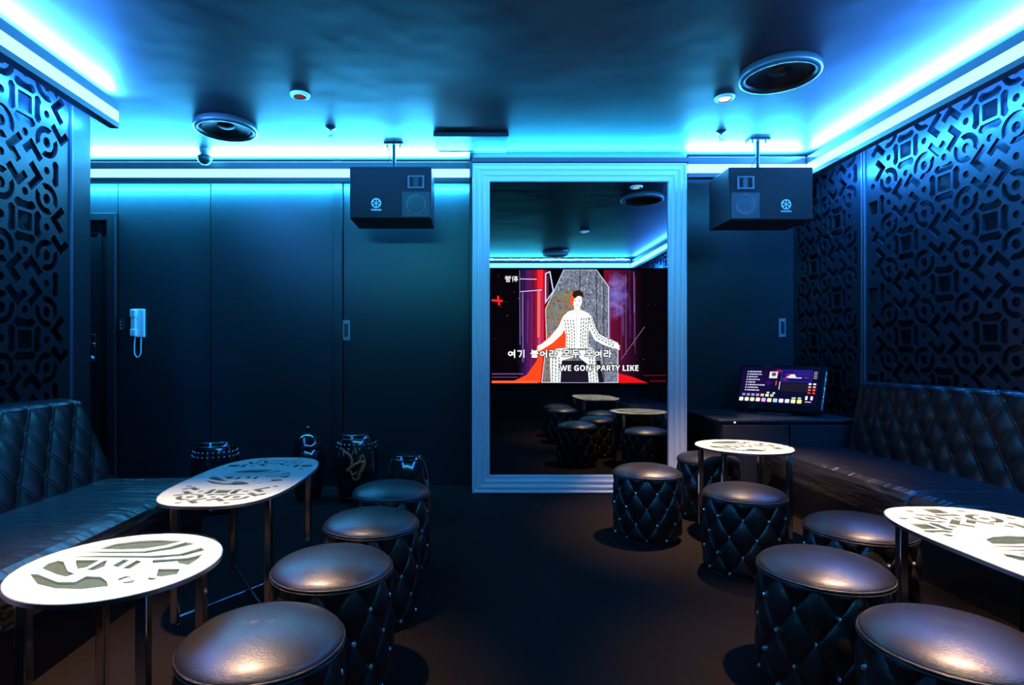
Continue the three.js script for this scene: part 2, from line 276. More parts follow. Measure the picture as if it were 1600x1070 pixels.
function videoCanvas() {
  const W = 1000, H = 664, c = document.createElement('canvas'); c.width = W; c.height = H; const x = c.getContext('2d');
  x.fillStyle = '#050308'; x.fillRect(0, 0, W, H);
  const fillGrad = (x0, y0, x1, y1, stops, rx, ry, rw, rh) => { const g = x.createLinearGradient(x0, y0, x1, y1); stops.forEach(([o, s]) => g.addColorStop(o, s)); x.fillStyle = g; x.fillRect(rx, ry, rw, rh); };
  // stage curtains and streaks of light
  fillGrad(160, 0, 330, 0, [[0, 'rgba(10,5,25,1)'], [0.3, 'rgba(70,25,90,1)'], [0.5, 'rgba(110,15,50,1)'], [0.8, 'rgba(200,10,30,1)'], [1, 'rgba(60,5,20,1)']], 160, 0, 170, 640);
  fillGrad(640, 0, 860, 0, [[0, 'rgba(110,12,35,1)'], [0.35, 'rgba(80,12,45,1)'], [0.6, 'rgba(50,10,40,1)'], [1, 'rgba(5,3,8,1)']], 640, 0, 220, 640);
  for (let i = 0; i < 46; i++) { const X = rnd() < 0.5 ? 160 + rnd() * 170 : 660 + rnd() * 160, a = 0.12 + rnd() * 0.35; x.strokeStyle = ['rgba(230,60,80,', 'rgba(130,90,220,', 'rgba(190,170,255,', 'rgba(20,5,20,'][i % 4] + a + ')'; x.lineWidth = 1 + rnd() * 7; x.beginPath(); x.moveTo(X, rnd() * 200); x.lineTo(X + (rnd() - 0.5) * 14, 260 + rnd() * 380); x.stroke(); }
  x.fillStyle = '#e8202a'; x.fillRect(268, 10, 30, 100); x.fillStyle = '#ff6a50'; x.fillRect(266, 128, 12, 260);
  x.strokeStyle = '#e6dcff'; x.lineWidth = 4; x.beginPath(); x.moveTo(165, 60); x.lineTo(262, 62); x.moveTo(170, 132); x.lineTo(292, 122); x.stroke();
  x.strokeStyle = '#b9d4ff'; x.lineWidth = 7; x.beginPath(); x.moveTo(312, 30); x.lineTo(312, 190); x.lineTo(356, 130); x.lineTo(336, 20); x.closePath(); x.stroke();
  x.strokeStyle = '#8f7bd8'; x.lineWidth = 3; x.beginPath(); x.moveTo(166, 10); x.lineTo(168, 430); x.moveTo(810, 20); x.lineTo(812, 250); x.stroke();
  for (let i = 0; i < 260; i++) { x.fillStyle = ['rgba(110,100,190,.10)', 'rgba(160,150,230,.10)', 'rgba(60,40,120,.12)'][i % 3]; x.beginPath(); const a = rnd() * 6.28, r = rnd(); x.ellipse(710 + Math.cos(a) * 60 * r, 150 + Math.sin(a) * 130 * r, 6 + rnd() * 22, 6 + rnd() * 30, rnd() * 3, 0, 7); x.fill(); }
  // stone throne
  const throne = () => { x.beginPath(); x.moveTo(415, 8); x.lineTo(598, 8); x.lineTo(668, 105); x.lineTo(668, 400); x.lineTo(720, 420); x.lineTo(720, 642); x.lineTo(290, 642); x.lineTo(318, 420); x.lineTo(312, 230); x.closePath(); };
  x.save(); throne(); x.clip(); x.fillStyle = '#6f7684'; x.fillRect(280, 0, 460, 660);
  for (let i = 0; i < 5200; i++) { const X = 285 + rnd() * 440, Y = rnd() * 650, left = X < 470 && Y > 120; x.fillStyle = (left ? ['#8a6a1c', '#b4521a', '#5c6a2e', '#3c3a22', '#a08a40'] : ['#8f9bb0', '#3d4250', '#b7c2d6', '#50566a', '#77809a', '#2b2e3a', '#5a4a78'])[(rnd() * (left ? 5 : 7)) | 0]; x.globalAlpha = 0.55; x.fillRect(X, Y, 2 + rnd() * 7, 2 + rnd() * 12); }
  x.globalAlpha = 0.8; x.strokeStyle = '#20202c'; x.lineWidth = 5; for (const X of [505, 600, 640]) { x.beginPath(); x.moveTo(X, 8); x.lineTo(X, 640); x.stroke(); } x.globalAlpha = 1; x.restore();
  x.strokeStyle = '#cdd9ee'; x.lineWidth = 4; throne(); x.stroke();
  x.fillStyle = '#1b1426'; x.beginPath(); x.moveTo(390, 520); x.lineTo(620, 520); x.lineTo(640, 642); x.lineTo(370, 642); x.fill();
  // drape
  x.fillStyle = '#f2441c'; x.beginPath(); x.moveTo(428, 320); x.lineTo(395, 320); x.lineTo(285, 430); x.lineTo(262, 520); x.lineTo(205, 600); x.lineTo(105, 645); x.lineTo(282, 645); x.lineTo(300, 470); x.lineTo(425, 440); x.closePath(); x.fill();
  x.fillStyle = '#d91018'; x.beginPath(); x.moveTo(722, 590); x.lineTo(800, 610); x.lineTo(890, 645); x.lineTo(722, 645); x.closePath(); x.fill();
  x.fillStyle = '#ff5a3a'; x.fillRect(8, 632, 260, 14); x.fillStyle = 'rgba(150,90,170,.6)'; x.fillRect(8, 590, 180, 8); x.fillRect(8, 610, 150, 5); x.fillStyle = '#5a0612'; x.fillRect(860, 600, 130, 6); x.fillRect(900, 630, 90, 8);
  // a seated figure in a pale striped suit
  const poly = (p, fill) => { x.fillStyle = fill; x.beginPath(); x.moveTo(p[0], p[1]); for (let i = 2; i < p.length; i += 2) x.lineTo(p[i], p[i + 1]); x.closePath(); x.fill(); };
  const dashes = (p, w = 4) => { x.strokeStyle = '#14141a'; x.lineWidth = w; x.lineCap = 'butt'; x.setLineDash([9 + rnd() * 6, 5 + rnd() * 4]); x.beginPath(); x.moveTo(p[0], p[1]); for (let i = 2; i < p.length; i += 2) x.lineTo(p[i], p[i + 1]); x.stroke(); x.setLineDash([]); };
  poly([342, 478, 372, 452, 455, 446, 470, 500, 404, 520, 396, 642, 340, 642, 336, 520], '#dfe5e4'); poly([505, 446, 575, 446, 596, 480, 598, 540, 612, 642, 556, 642, 548, 540, 500, 500], '#dfe5e4');
  poly([436, 244, 462, 236, 520, 236, 556, 254, 566, 300, 552, 380, 556, 470, 424, 470, 428, 380, 404, 300], '#eef2f0');
  poly([438, 246, 412, 268, 384, 330, 336, 388, 284, 430, 262, 452, 272, 468, 300, 452, 352, 420, 404, 372, 430, 318], '#fff3e4'); poly([548, 250, 574, 272, 592, 330, 616, 372, 690, 404, 722, 424, 724, 446, 700, 452, 640, 432, 588, 404, 552, 330], '#eaf0ee');
  for (const y of [440, 450, 460]) { limb2(268, y, 290, y - 12, 7, '#ffe9d4'); limb2(704, y - 16, 728, y - 4, 7, '#f6efe6'); }
  function limb2(ax, ay, bx, by, w, c2) { x.strokeStyle = c2; x.lineWidth = w; x.lineCap = 'round'; x.beginPath(); x.moveTo(ax, ay); x.lineTo(bx, by); x.stroke(); }
  for (let i = 0; i < 4; i++) { dashes([420 + i * 16, 290, 434 + i * 14, 380, 432 + i * 14, 466]); dashes([556 - i * 14, 280, 546 - i * 12, 380, 552 - i * 14, 466]); }
  for (let i = 0; i < 3; i++) { dashes([352 + i * 18, 500, 350 + i * 18, 640]); dashes([560 + i * 16, 500, 568 + i * 16, 640]); dashes([556 + i * 14, 276, 574 + i * 13, 340 - i * 4, 604 + i * 8, 392 - i * 12, 700, 442 - i * 12]); dashes([380 + i * 30, 462 + i * 6, 450 + i * 16, 470]); }
  poly([470, 238, 486, 300, 476, 440, 500, 440, 498, 300, 512, 238], '#ffffff'); limb2(486, 250, 484, 430, 3, '#b8bcc4'); limb2(440, 456, 552, 456, 8, '#5a606c');
  poly([474, 214, 506, 214, 510, 244, 490, 262, 472, 244], '#f3e2d4'); x.fillStyle = '#fbf1ea'; x.beginPath(); x.ellipse(490, 184, 27, 40, 0, 0, 7); x.fill();
  poly([452, 214, 448, 170, 462, 140, 484, 132, 478, 164, 470, 186, 466, 218], '#d8552e'); poly([462, 152, 474, 128, 500, 122, 522, 136, 528, 168, 516, 158, 494, 156, 478, 170], '#2b1a16');
  for (const ex of [480, 503]) { x.fillStyle = '#4a3a38'; x.fillRect(ex - 5, 180, 10, 4); } limb2(485, 207, 499, 207, 3, '#b05a50'); limb2(491, 186, 490, 198, 2, '#d8c0b0');
  x.strokeStyle = '#6a5a78'; x.lineWidth = 4; x.beginPath(); x.moveTo(740, 510); x.lineTo(870, 330); x.stroke();
  x.strokeStyle = '#ff2020'; x.lineWidth = 12; x.beginPath(); x.moveTo(12, 180); x.lineTo(66, 184); x.moveTo(44, 160); x.lineTo(50, 204); x.stroke();
  for (let i = 0; i < 26; i++) { x.fillStyle = 'rgba(220,220,235,' + (0.2 + rnd() * 0.5) + ')'; const s = 1 + rnd() * 3; x.fillRect(10 + rnd() * 150 + (rnd() < 0.5 ? 820 : 0), 20 + rnd() * 520, s, s); }
  // captions
  const strokes = (list, ox, oy, s, w) => { for (const [col, lw] of [['#101018', w + 7], ['#ffffff', w]]) { x.strokeStyle = col; x.lineWidth = lw; x.lineCap = 'round'; for (const p of list) { x.beginPath(); if (p[0] === 'o') x.arc(ox + p[1] * s, oy + p[2] * s, p[3] * s, 0, 7); else { x.moveTo(ox + p[0] * s, oy + p[1] * s); for (let i = 2; i < p.length; i += 2) x.lineTo(ox + p[i] * s, oy + p[i + 1] * s); } x.stroke(); } } };
  const G = {
    yeo: [['o', 3, 5, 2.2], [8.5, 0.5, 8.5, 9.8], [5.6, 3.6, 8.5, 3.6], [5.6, 6.2, 8.5, 6.2]], gi: [[0.8, 1.6, 5.4, 1.6, 5.2, 5, 3.2, 9], [8.5, 0.5, 8.5, 9.8]],
    but: [[1.8, 0.4, 1.8, 3.2, 8.2, 3.2, 8.2, 0.4], [1.8, 1.7, 8.2, 1.7], [0.2, 4.8, 9.8, 4.8], [5, 4.8, 5, 6.4], [8, 6.8, 2, 6.8, 2, 9.6, 8, 9.6], [2, 8.2, 8, 8.2]], eo: [['o', 3, 5, 2.3], [8.5, 0.5, 8.5, 9.8], [5.8, 5, 8.5, 5]],
    ra: [[0.8, 1.4, 5, 1.4, 5, 4.6, 0.8, 4.6, 0.8, 8.2, 5.4, 8.2], [7.6, 0.4, 7.6, 9.8], [7.6, 5, 9.8, 5]], mo: [[2, 0.8, 8, 0.8, 8, 4.4, 2, 4.4, 2, 0.8], [5, 4.4, 5, 7.4], [0.2, 7.6, 9.8, 7.6]],
    du: [[8, 0.6, 2, 0.6, 2, 4, 8, 4], [0.2, 6, 9.8, 6], [5, 6, 5, 9.8]],
    zan: [[0, 1, 5, 1], [0.2, 3, 5, 3], [2.5, 0, 2.5, 5], [0, 4.6, 5, 4.6], [6, 1, 9.6, 0.4], [6, 0.8, 6, 5], [6, 2.6, 9.8, 2.6], [8, 2.6, 8, 5], [2.4, 6, 7.6, 6, 7.6, 9.8, 2.4, 9.8, 2.4, 6], [2.4, 7.9, 7.6, 7.9]],
    ting: [[2.6, 0.2, 0.2, 4.4], [1.6, 2.6, 1.6, 9.8], [3.8, 1.2, 9.8, 1.2], [6.8, 0, 6.8, 1.2], [4.8, 2.6, 8.8, 2.6, 8.8, 4.4, 4.8, 4.4, 4.8, 2.6], [3.6, 7, 3.6, 5.6, 9.8, 5.6, 9.8, 7], [4.6, 7.4, 9, 7.4], [6.8, 7.4, 6.8, 9.8]],
  };
  strokes(G.zan, 84, 44, 3.3, 3); strokes(G.ting, 122, 44, 3.3, 3);
  let X = 100; for (const k of ['yeo', 'gi', null, 'but', 'eo', 'ra', null, 'mo', 'du', null, 'mo', 'yeo', 'ra']) { if (k) { strokes(G[k], X, 458, 4.4, 6.5); X += 52; } else X += 24; }
  x.font = 'bold 45px sans-serif'; x.lineJoin = 'round'; x.strokeStyle = '#101018'; x.lineWidth = 9; x.strokeText("WE GON' PARTY LIKE", 392, 577); x.fillStyle = '#ffffff'; x.fillText("WE GON' PARTY LIKE", 392, 577);
  x.fillStyle = '#020204'; x.fillRect(0, 0, W, 8); x.fillRect(0, 646, W, 18); x.fillRect(0, 0, 5, H);
  const t = new THREE.CanvasTexture(c); t.colorSpace = THREE.SRGBColorSpace; return t;
}
{
  const Z = 4.628, [x0, y1] = inPlane(766, 419, Z), [x1, y0] = inPlane(1043, 603.5, Z);
  const t = thing('video_screen', 'lit karaoke video screen with song lyrics set into the tall mirror', 'screen', [(x0 + x1) / 2, y0, -Z]);
  mesh('screen_body', box(-(x1 - x0) / 2, (x1 - x0) / 2, 0, y1 - y0, -0.004, 0.0), M.blackPlastic, t);
  const g = new THREE.PlaneGeometry(x1 - x0, y1 - y0); g.translate(0, (y1 - y0) / 2, 0.001);
  mesh('lit_picture', g, new THREE.MeshPhysicalMaterial({ color: 0x000000, roughness: 1, specularIntensity: 0, emissive: 0xffffff, emissiveIntensity: 1.25, emissiveMap: videoCanvas() }), t);
}

// ---------------------------------------------------------------- wall-hung loudspeakers
const font = await new FontLoader().loadAsync('fonts/droid/droid_sans_bold.typeface.json');
function loudspeaker(label, x, frontZ, yTop, mirrorSide) {   // mirrorSide 1: horn on the right, -1: horn on the left
  const W = 0.61, H = 0.388, D = 0.36;
  const t = thing('loudspeaker', label, 'speaker', [x, yTop - H, -frontZ], 0, 'loudspeakers hung from the ceiling');
  const cab = rbox(-W / 2, W / 2, 0, H, -D, -0.012, 0.008); mesh('cabinet', cab, M.speakerBox, t);
  mesh('grille', rbox(-W / 2 + 0.004, W / 2 - 0.004, 0.004, H - 0.004, -0.014, 0, 0.005), M.speakerCloth, t);
  const hx = mirrorSide * 0.19;
  mesh('baffle', rbox(hx - 0.105, hx + 0.105, 0.01, 0.2, -0.004, 0.004, 0.003), M.baffle, t).userData.label = 'slightly lighter square panel around the lower driver';
  const horn = mesh('horn', slab([[hx - 0.062, 0.222], [hx + 0.062, 0.222], [hx + 0.062, 0.318], [hx - 0.062, 0.318]], [[[hx - 0.048, 0.234], [hx - 0.048, 0.306], [hx + 0.048, 0.306], [hx + 0.048, 0.234]]], 0.006, 0.002), M.horn, t);
  horn.position.z = 0.0;
  mesh('horn_throat', rbox(hx - 0.018, hx + 0.018, 0.234, 0.306, -0.001, 0.003, 0.001), M.blackPlastic, horn);
  const ring = new THREE.TorusGeometry(0.07, 0.004, 8, 48); ring.translate(hx, 0.107, 0.004); mesh('driver_ring', ring, M.horn, t);
  const cone = lathe([[0.0, 0.001], [0.02, 0.004], [0.024, -0.001], [0.066, 0.003]], 32); cone.rotateX(Math.PI / 2); cone.translate(hx, 0.107, 0.003); mesh('driver_cone', cone, M.blackPlastic, t);
  // badge: a ring with three crossed forks, the maker's name below
  const bx = -mirrorSide * 0.105, by = 0.113, parts = [];
  const rg = new THREE.TorusGeometry(0.033, 0.0042, 8, 40); parts.push(rg);
  for (let k = 0; k < 3; k++) { const a = Math.PI / 2 + k * Math.PI / 3, c = Math.cos(a), s = Math.sin(a); parts.push(bar([-0.03 * c, -0.03 * s, 0], [0.03 * c, 0.03 * s, 0], 0.0028, 6)); for (const e of [-1, 1]) for (const o of [-1, 1]) parts.push(bar([e * 0.014 * c, e * 0.014 * s, 0], [e * 0.03 * c - o * 0.007 * s, e * 0.03 * s + o * 0.007 * c, 0], 0.0018, 6)); }
  const em = merge(parts); em.scale(1, 1, 0.5); em.translate(bx, by, 0.003); mesh('emblem', em, M.badge, t);
  const tx = new TextGeometry('YAMAHA', { font, size: 0.0135, depth: 0.002, curveSegments: 3 }); tx.computeBoundingBox(); tx.translate(bx - (tx.boundingBox.max.x) / 2, by - 0.056, 0.001); mesh('name_badge', tx, M.badge, t);
  // bracket up to the ceiling
  const top = CEIL - (yTop - H), pz = -0.2;
  mesh('hanging_pole', bar([0, H, pz], [0, top, pz], 0.013, 14), M.blackPlastic, t);
  mesh('saddle', rbox(-0.07, 0.07, H, H + 0.012, pz - 0.05, pz + 0.05, 0.003), M.blackPlastic, t);
  const plate = mesh('ceiling_plate', rbox(-0.075, 0.075, top - 0.012, top, pz - 0.045, pz + 0.045, 0.003), M.blackPlastic, t);
  for (const s of [-1, 1]) mesh('bolt', cyl(0.007, 0.007, top - 0.034, top - 0.012, 10).translate(s * 0.05, 0, pz + 0.02), M.steel, plate);
  mesh('cable', tube([[-0.04, H, pz + 0.02], [-0.055, H + 0.06, pz + 0.02], [-0.03, H + 0.12, pz + 0.02], [-0.045, top - 0.01, pz + 0.02]], 0.003, 24, 6), M.blackPlastic, t);
}
loudspeaker('black box loudspeaker on a ceiling pole, hung above the wall switch left of the mirror', -0.59, 4.28, 2.505, 1);
loudspeaker('black box loudspeaker on a ceiling pole, hung between mirror and right fretwork wall', 2.195, 4.19, 2.472, -1);

// ---------------------------------------------------------------- ceiling fittings
function ceilingSpeaker(label, x, z) {
  const t = thing('ceiling_speaker', label, 'ceiling speaker', [x, CEIL, z], 0, 'round speakers in the ceiling');
  mesh('rim', lathe([[0.165, -0.001], [0.212, -0.001], [0.217, -0.03], [0.213, -0.043], [0.203, -0.05], [0.19, -0.05], [0.178, -0.043], [0.17, -0.022], [0.165, -0.001]], 64), M.seam, t);
  mesh('cone', lathe([[0.172, -0.028], [0.16, -0.034], [0.148, -0.026], [0.07, -0.008], [0.0, -0.006]], 64), M.speakerBox, t);
  mesh('dust_cap', lathe([[0.062, -0.008], [0.05, -0.018], [0.028, -0.025], [0, -0.027]], 40), M.blackPlastic, t);
}
ceilingSpeaker('round black speaker with ring rim on the ceiling, between dome camera and unlit downlight', -1.736, -4.100);
ceilingSpeaker('round black speaker with ring rim on the ceiling, beside the lit downlight', 1.781, -3.311);
ceilingSpeaker('round black ceiling speaker seen reflected in the mirror', 1.366, -0.101);
function downlight(label, x, z, power, angle = 0.46) {
  const t = thing('downlight', label, 'downlight', [x, CEIL, z], 0, 'recessed downlights');
  mesh('trim_ring', lathe([[0.036, -0.002], [0.04, -0.014], [0.05, -0.016], [0.058, -0.012], [0.062, -0.001]], 36), M.white, t);
  mesh('reflector', lathe([[0.04, -0.012], [0.036, -0.004], [0, -0.003]], 30), M.blackPlastic, t);
  const lens = mesh('lens', new THREE.CylinderGeometry(0.033, 0.033, 0.004, 28).translate(0, -0.009, 0), power ? new THREE.MeshStandardMaterial({ color: 0x888888, emissive: WARM, emissiveIntensity: 3 }) : new THREE.MeshStandardMaterial({ color: lin(0.05, 0.02, 0.015), emissive: lin(0.35, 0.04, 0.02), emissiveIntensity: 0.5 }), t);
  if (power) {
    const s = new THREE.SpotLight(WARM, power, 0, angle, 1, 2); s.position.set(x, CEIL - 0.045, z); s.target.position.set(x, 0, z); s.castShadow = true; s.shadow.radius = 1.6; scene.add(s, s.target);
  }
}
downlight('lit round downlight in the ceiling above the small table by the monitor', 1.620, -3.664, 74);
downlight('unlit round downlight with a reddish bulb in the ceiling above the long table', -1.068, -3.624, 0);
downlight('lit downlight above the long white table by the right sofa, seen in the mirror', 1.518, -1.640, 74);
downlight('lit round downlight in the ceiling above the small round table by the left sofa', -0.961, -1.620, 74);
downlight('lit round downlight near the rear wall, seen in the mirror', 1.478, -0.243, 20);
function sprinkler(label, x, z) {
  const t = thing('fire_sprinkler', label, 'sprinkler', [x, CEIL, z], 0, 'ceiling sprinklers');
  mesh('escutcheon', lathe([[0, -0.016], [0.012, -0.016], [0.034, -0.006], [0.04, 0]], 28), M.blackPlastic, t);
  mesh('yoke', merge([bar([0, -0.01, 0], [0, -0.03, 0], 0.009), bar([-0.008, -0.028, 0], [-0.012, -0.05, 0], 0.003, 8), bar([0.008, -0.028, 0], [0.012, -0.05, 0], 0.003, 8), bar([-0.012, -0.05, 0], [0, -0.06, 0], 0.003, 8), bar([0.012, -0.05, 0], [0, -0.06, 0], 0.003, 8)]), M.steel, t);
  mesh('deflector', cyl(0.017, 0.017, -0.066, -0.062, 20), M.steel, t);
}
sprinkler('small fire sprinkler head in the ceiling above the left loudspeaker', -1.002, -4.150);
sprinkler('small fire sprinkler head in the ceiling between mirror and right loudspeaker', 1.843, -4.222);
{
  const t = thing('dome_camera', 'small bulb-shaped security camera hanging from the ceiling at the back cornice', 'camera', [-2.11, CEIL, -4.585]);
  mesh('mount', lathe([[0, -0.05], [0.03, -0.05], [0.042, -0.02], [0.045, 0]], 28), M.grey, t);
  mesh('dome', lathe([[0, -0.125], [0.03, -0.118], [0.05, -0.098], [0.056, -0.075], [0.05, -0.055], [0.03, -0.048]], 32), M.seam, t);
}
{
  const [xa] = inPlane(677, 0, 4.235), [xb] = inPlane(795, 0, 4.235), t = thing('ceiling_hatch', 'rectangular access hatch panel slightly dropped below the ceiling', 'hatch', [(xa + xb) / 2, CEIL, -4.42]);
  const w = (xb - xa) / 2;
  mesh('panel', rbox(-w + 0.015, w - 0.015, -0.016, -0.004, -0.17, 0.165, 0.003), M.ceiling, t);
  mesh('hatch_frame', merge([rbox(-w, w, -0.03, 0, 0.16, 0.185, 0.003), rbox(-w, w, -0.02, 0, -0.185, -0.165, 0.003), rbox(-w, -w + 0.02, -0.02, 0, -0.17, 0.17, 0.003), rbox(w - 0.02, w, -0.02, 0, -0.17, 0.17, 0.003)]), M.wallDark, t);  // frame coloured darker than the ceiling to paint in shade on its front lip
}

// ---------------------------------------------------------------- wall fittings
{
  const [x, y] = inPlane(218, 505, ZL), t = thing('intercom_phone', 'white wall intercom handset with a looped cord beside the door', 'intercom', [x, y - 0.12, -ZL]);
  mesh('wall_plate', rbox(-0.053, 0.053, 0, 0.24, 0, 0.028, 0.008), M.white, t);
  mesh('handset', merge([rbox(-0.046, -0.002, 0.006, 0.234, 0.03, 0.058, 0.012), rbox(-0.048, 0, 0.165, 0.234, 0.026, 0.066, 0.01), rbox(-0.048, 0, 0.006, 0.07, 0.026, 0.064, 0.01)]), M.white, t);
  mesh('cord', tube([[-0.02, 0.01, 0.03], [-0.024, -0.08, 0.034], [-0.018, -0.145, 0.036], [0.004, -0.168, 0.036], [0.026, -0.145, 0.034], [0.03, -0.08, 0.032], [0.026, 0.01, 0.02]], 0.0055, 60, 8), M.white, t);
  const [kx, ky] = inPlane(190.5, 508, ZL), k = thing('keypad', 'small dark door-entry keypad between door frame and intercom', 'keypad', [kx, ky - 0.05, -ZL]);
  mesh('case', rbox(-0.026, 0.026, 0, 0.105, 0, 0.014, 0.004), M.blackPlastic, k);
  for (let i = 0; i < 3; i++) mesh('button', rbox(-0.008, 0.008, 0.018 + i * 0.026, 0.03 + i * 0.026, 0.013, 0.017, 0.002), M.grey, k);
}
function switchPlate(label, px, py, depth, z) {
  const [x, y] = inPlane(px, py, depth), t = thing('wall_switch', label, 'switch', [x, y - 0.085, z], 0, 'tall switch plates');
  mesh('plate', rbox(-0.031, 0.031, 0, 0.17, 0, 0.009, 0.003), M.grey, t);
  mesh('rocker', rbox(-0.017, 0.017, 0.03, 0.14, 0.008, 0.013, 0.003), M.blackPlastic, t);
}
switchPlate('tall grey switch plate on the wall panel left of the mirror', 541.5, 516, ZL, -ZL + 0.006);
switchPlate('tall grey switch plate in the recess right of the mirror', 1222, 512, ZR, -ZR);

// ---------------------------------------------------------------- tables
const TH = 0.55;
const medallion = (() => {                                  // cut-outs of the round pattern, read off the table by the left sofa and laid flat
  const raw = [
    [690, 150, 800, 115, 950, 95, 1100, 88, 1262, 95, 1150, 125, 1000, 148, 850, 153],
    [1000, 166, 1180, 135, 1290, 103, 1355, 115, 1200, 151, 1020, 178, 760, 179, 520, 173, 760, 167],
    [440, 206, 700, 196, 1050, 197, 1250, 184, 1400, 140, 1422, 160, 1280, 196, 1080, 212, 700, 208],
    [1060, 226, 1300, 212, 1405, 185, 1380, 215, 1310, 260, 1240, 247, 1232, 233, 1060, 246],
    [290, 282, 330, 250, 400, 230, 440, 236, 470, 300, 520, 320, 460, 340, 400, 326],
    [530, 226, 690, 226, 600, 276, 540, 286, 525, 250],
    [720, 232, 745, 226, 725, 270, 650, 296, 600, 292],
    [780, 262, 860, 222, 900, 226, 820, 276], [850, 282, 950, 226, 985, 236, 900, 286],
    [1100, 286, 1250, 286, 1230, 322, 1120, 340, 1085, 336],
    [1030, 345, 1090, 350, 1060, 362, 1030, 360],
    [208, 322, 260, 322, 400, 376, 520, 376, 600, 336, 700, 341, 740, 370, 752, 405, 560, 426, 380, 420, 260, 390],
    [815, 356, 870, 336, 930, 340, 870, 350, 830, 366], [840, 376, 900, 372, 945, 356, 920, 381, 870, 386],
  ];
  const cx = -0.935, cz = -1.545;
  return raw.map((r) => { const p = []; for (let i = 0; i < r.length; i += 2) { const [x, z] = onPlane(r[i] / 4.4444, 820 + r[i + 1] / 4.4444, TH); p.push([x - cx, -(z - cz)]); } return p; });
})();
const ringPts = (rx, ry, e = 2, n = 72) => Array.from({ length: n }, (_, k) => { const a = 2 * Math.PI * k / n, c = Math.cos(a), s = Math.sin(a); return [rx * Math.sign(c) * Math.abs(c) ** (2 / e), ry * Math.sign(s) * Math.abs(s) ** (2 / e)]; });
const area = (p) => p.reduce((s, [x, y], i) => { const [u, v] = p[(i + 1) % p.length]; return s + x * v - u * y; }, 0);
function tableTop(parent, rx, rz, expo, holes) {
  const flat = (g, y) => { g.rotateX(-Math.PI / 2); g.translate(0, y, 0); return g; };
  const ok = holes.filter((h) => h.every(([x, y]) => Math.abs(x / (rx - 0.018)) ** expo + Math.abs(y / (rz - 0.018)) ** expo < 1)).map((h) => (area(h) > 0 ? h.slice().reverse() : h));
  mesh('cut_out_plate', flat(slab(ringPts(rx, rz, expo), ok, 0.005), TH - 0.012), M.tableWhite, parent);
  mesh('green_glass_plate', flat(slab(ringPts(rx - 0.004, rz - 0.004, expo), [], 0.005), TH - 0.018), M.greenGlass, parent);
  mesh('glass_top', flat(slab(ringPts(rx, rz, expo), [], 0.005), TH - 0.006), M.glass, parent);
  mesh('rim_band', flat(slab(ringPts(rx + 0.003, rz + 0.003, expo), [ringPts(rx + 0.0002, rz + 0.0002, expo).reverse()], 0.011), TH - 0.019), M.steel, parent);
  return ok.length;
}
function tableLegs(parent, lx, lz) {
  for (const sx of [-1, 1]) for (const sz of [-1, 1]) mesh('leg', merge([rbox(sx * lx - 0.014, sx * lx + 0.014, 0, TH - 0.02, sz * lz - 0.014, sz * lz + 0.014, 0.004), cyl(0.02, 0.02, 0, 0.006, 16).translate(sx * lx, 0, sz * lz)]), M.chrome, parent);
  for (const s of [-1, 1]) mesh('cross_stretcher', bar([-lx, 0.028 + (s > 0 ? 0.013 : 0), -s * lz], [lx, 0.028 + (s > 0 ? 0.013 : 0), s * lz], 0.0065), M.chrome, parent);
  for (const s of [-1, 1]) mesh('apron', rbox(-lx, lx, TH - 0.034, TH - 0.019, s * lz - 0.01, s * lz + 0.01, 0.003), M.chrome, parent);
}
function tableFret(rx, rz, expo) {                            // small fretwork around the medallion of a long table
  const q = 0.092, inside = (p, m) => p.every(([x, y]) => Math.abs(x / (rx - m)) ** expo + Math.abs(y / (rz - m)) ** expo < 1), clear = (p) => p.every(([x, y]) => (x / 0.232) ** 2 + (y / 0.215) ** 2 > 1);
  return fretHoles(2 * rx, 2 * rz, q, rx, rz + 1.0 * q).map((p) => p.map(([x, y]) => [x - rx, y - rz])).filter((p) => inside(p, 0.022) && clear(p));
}
const scaled = (list, a, b, dx = 0, dy = 0) => list.map((p) => p.map(([x, y]) => [x * a + dx, y * b + dy]));
{
  const T = (name, label, x, z, group) => thing(name, label, 'table', [x, 0, z], 0, group);
  const a = T('round_table', 'small round white cut-out table under glass beside the left sofa', -0.935, -1.545, 'round cut-out tables');
  tableTop(a, 0.247, 0.255, 2, medallion); tableLegs(a, 0.145, 0.15);
  const c = T('round_table', 'small round white cut-out table under glass near the monitor cabinet', 1.675, -3.53, 'round cut-out tables');
  tableTop(c, 0.272, 0.285, 2, scaled(medallion, 1.08, 1.08)); tableLegs(c, 0.19, 0.17);
  const med = scaled(medallion, 0.92, 0.92);
  const b = T('long_table', 'long rounded cut-out table lit blue, between left sofa and row of stools', -1.01, -2.635, 'long cut-out tables');
  tableTop(b, 0.256, 0.508, 3.0, [...med, ...tableFret(0.256, 0.508, 3.0)]); tableLegs(b, 0.19, 0.29);
  const d = T('long_table', 'long rounded bright white cut-out table beside the right sofa', 1.665, -1.60, 'long cut-out tables');
  tableTop(d, 0.266, 0.522, 3.0, [...med, ...tableFret(0.266, 0.522, 3.0)]); tableLegs(d, 0.21, 0.34);
}

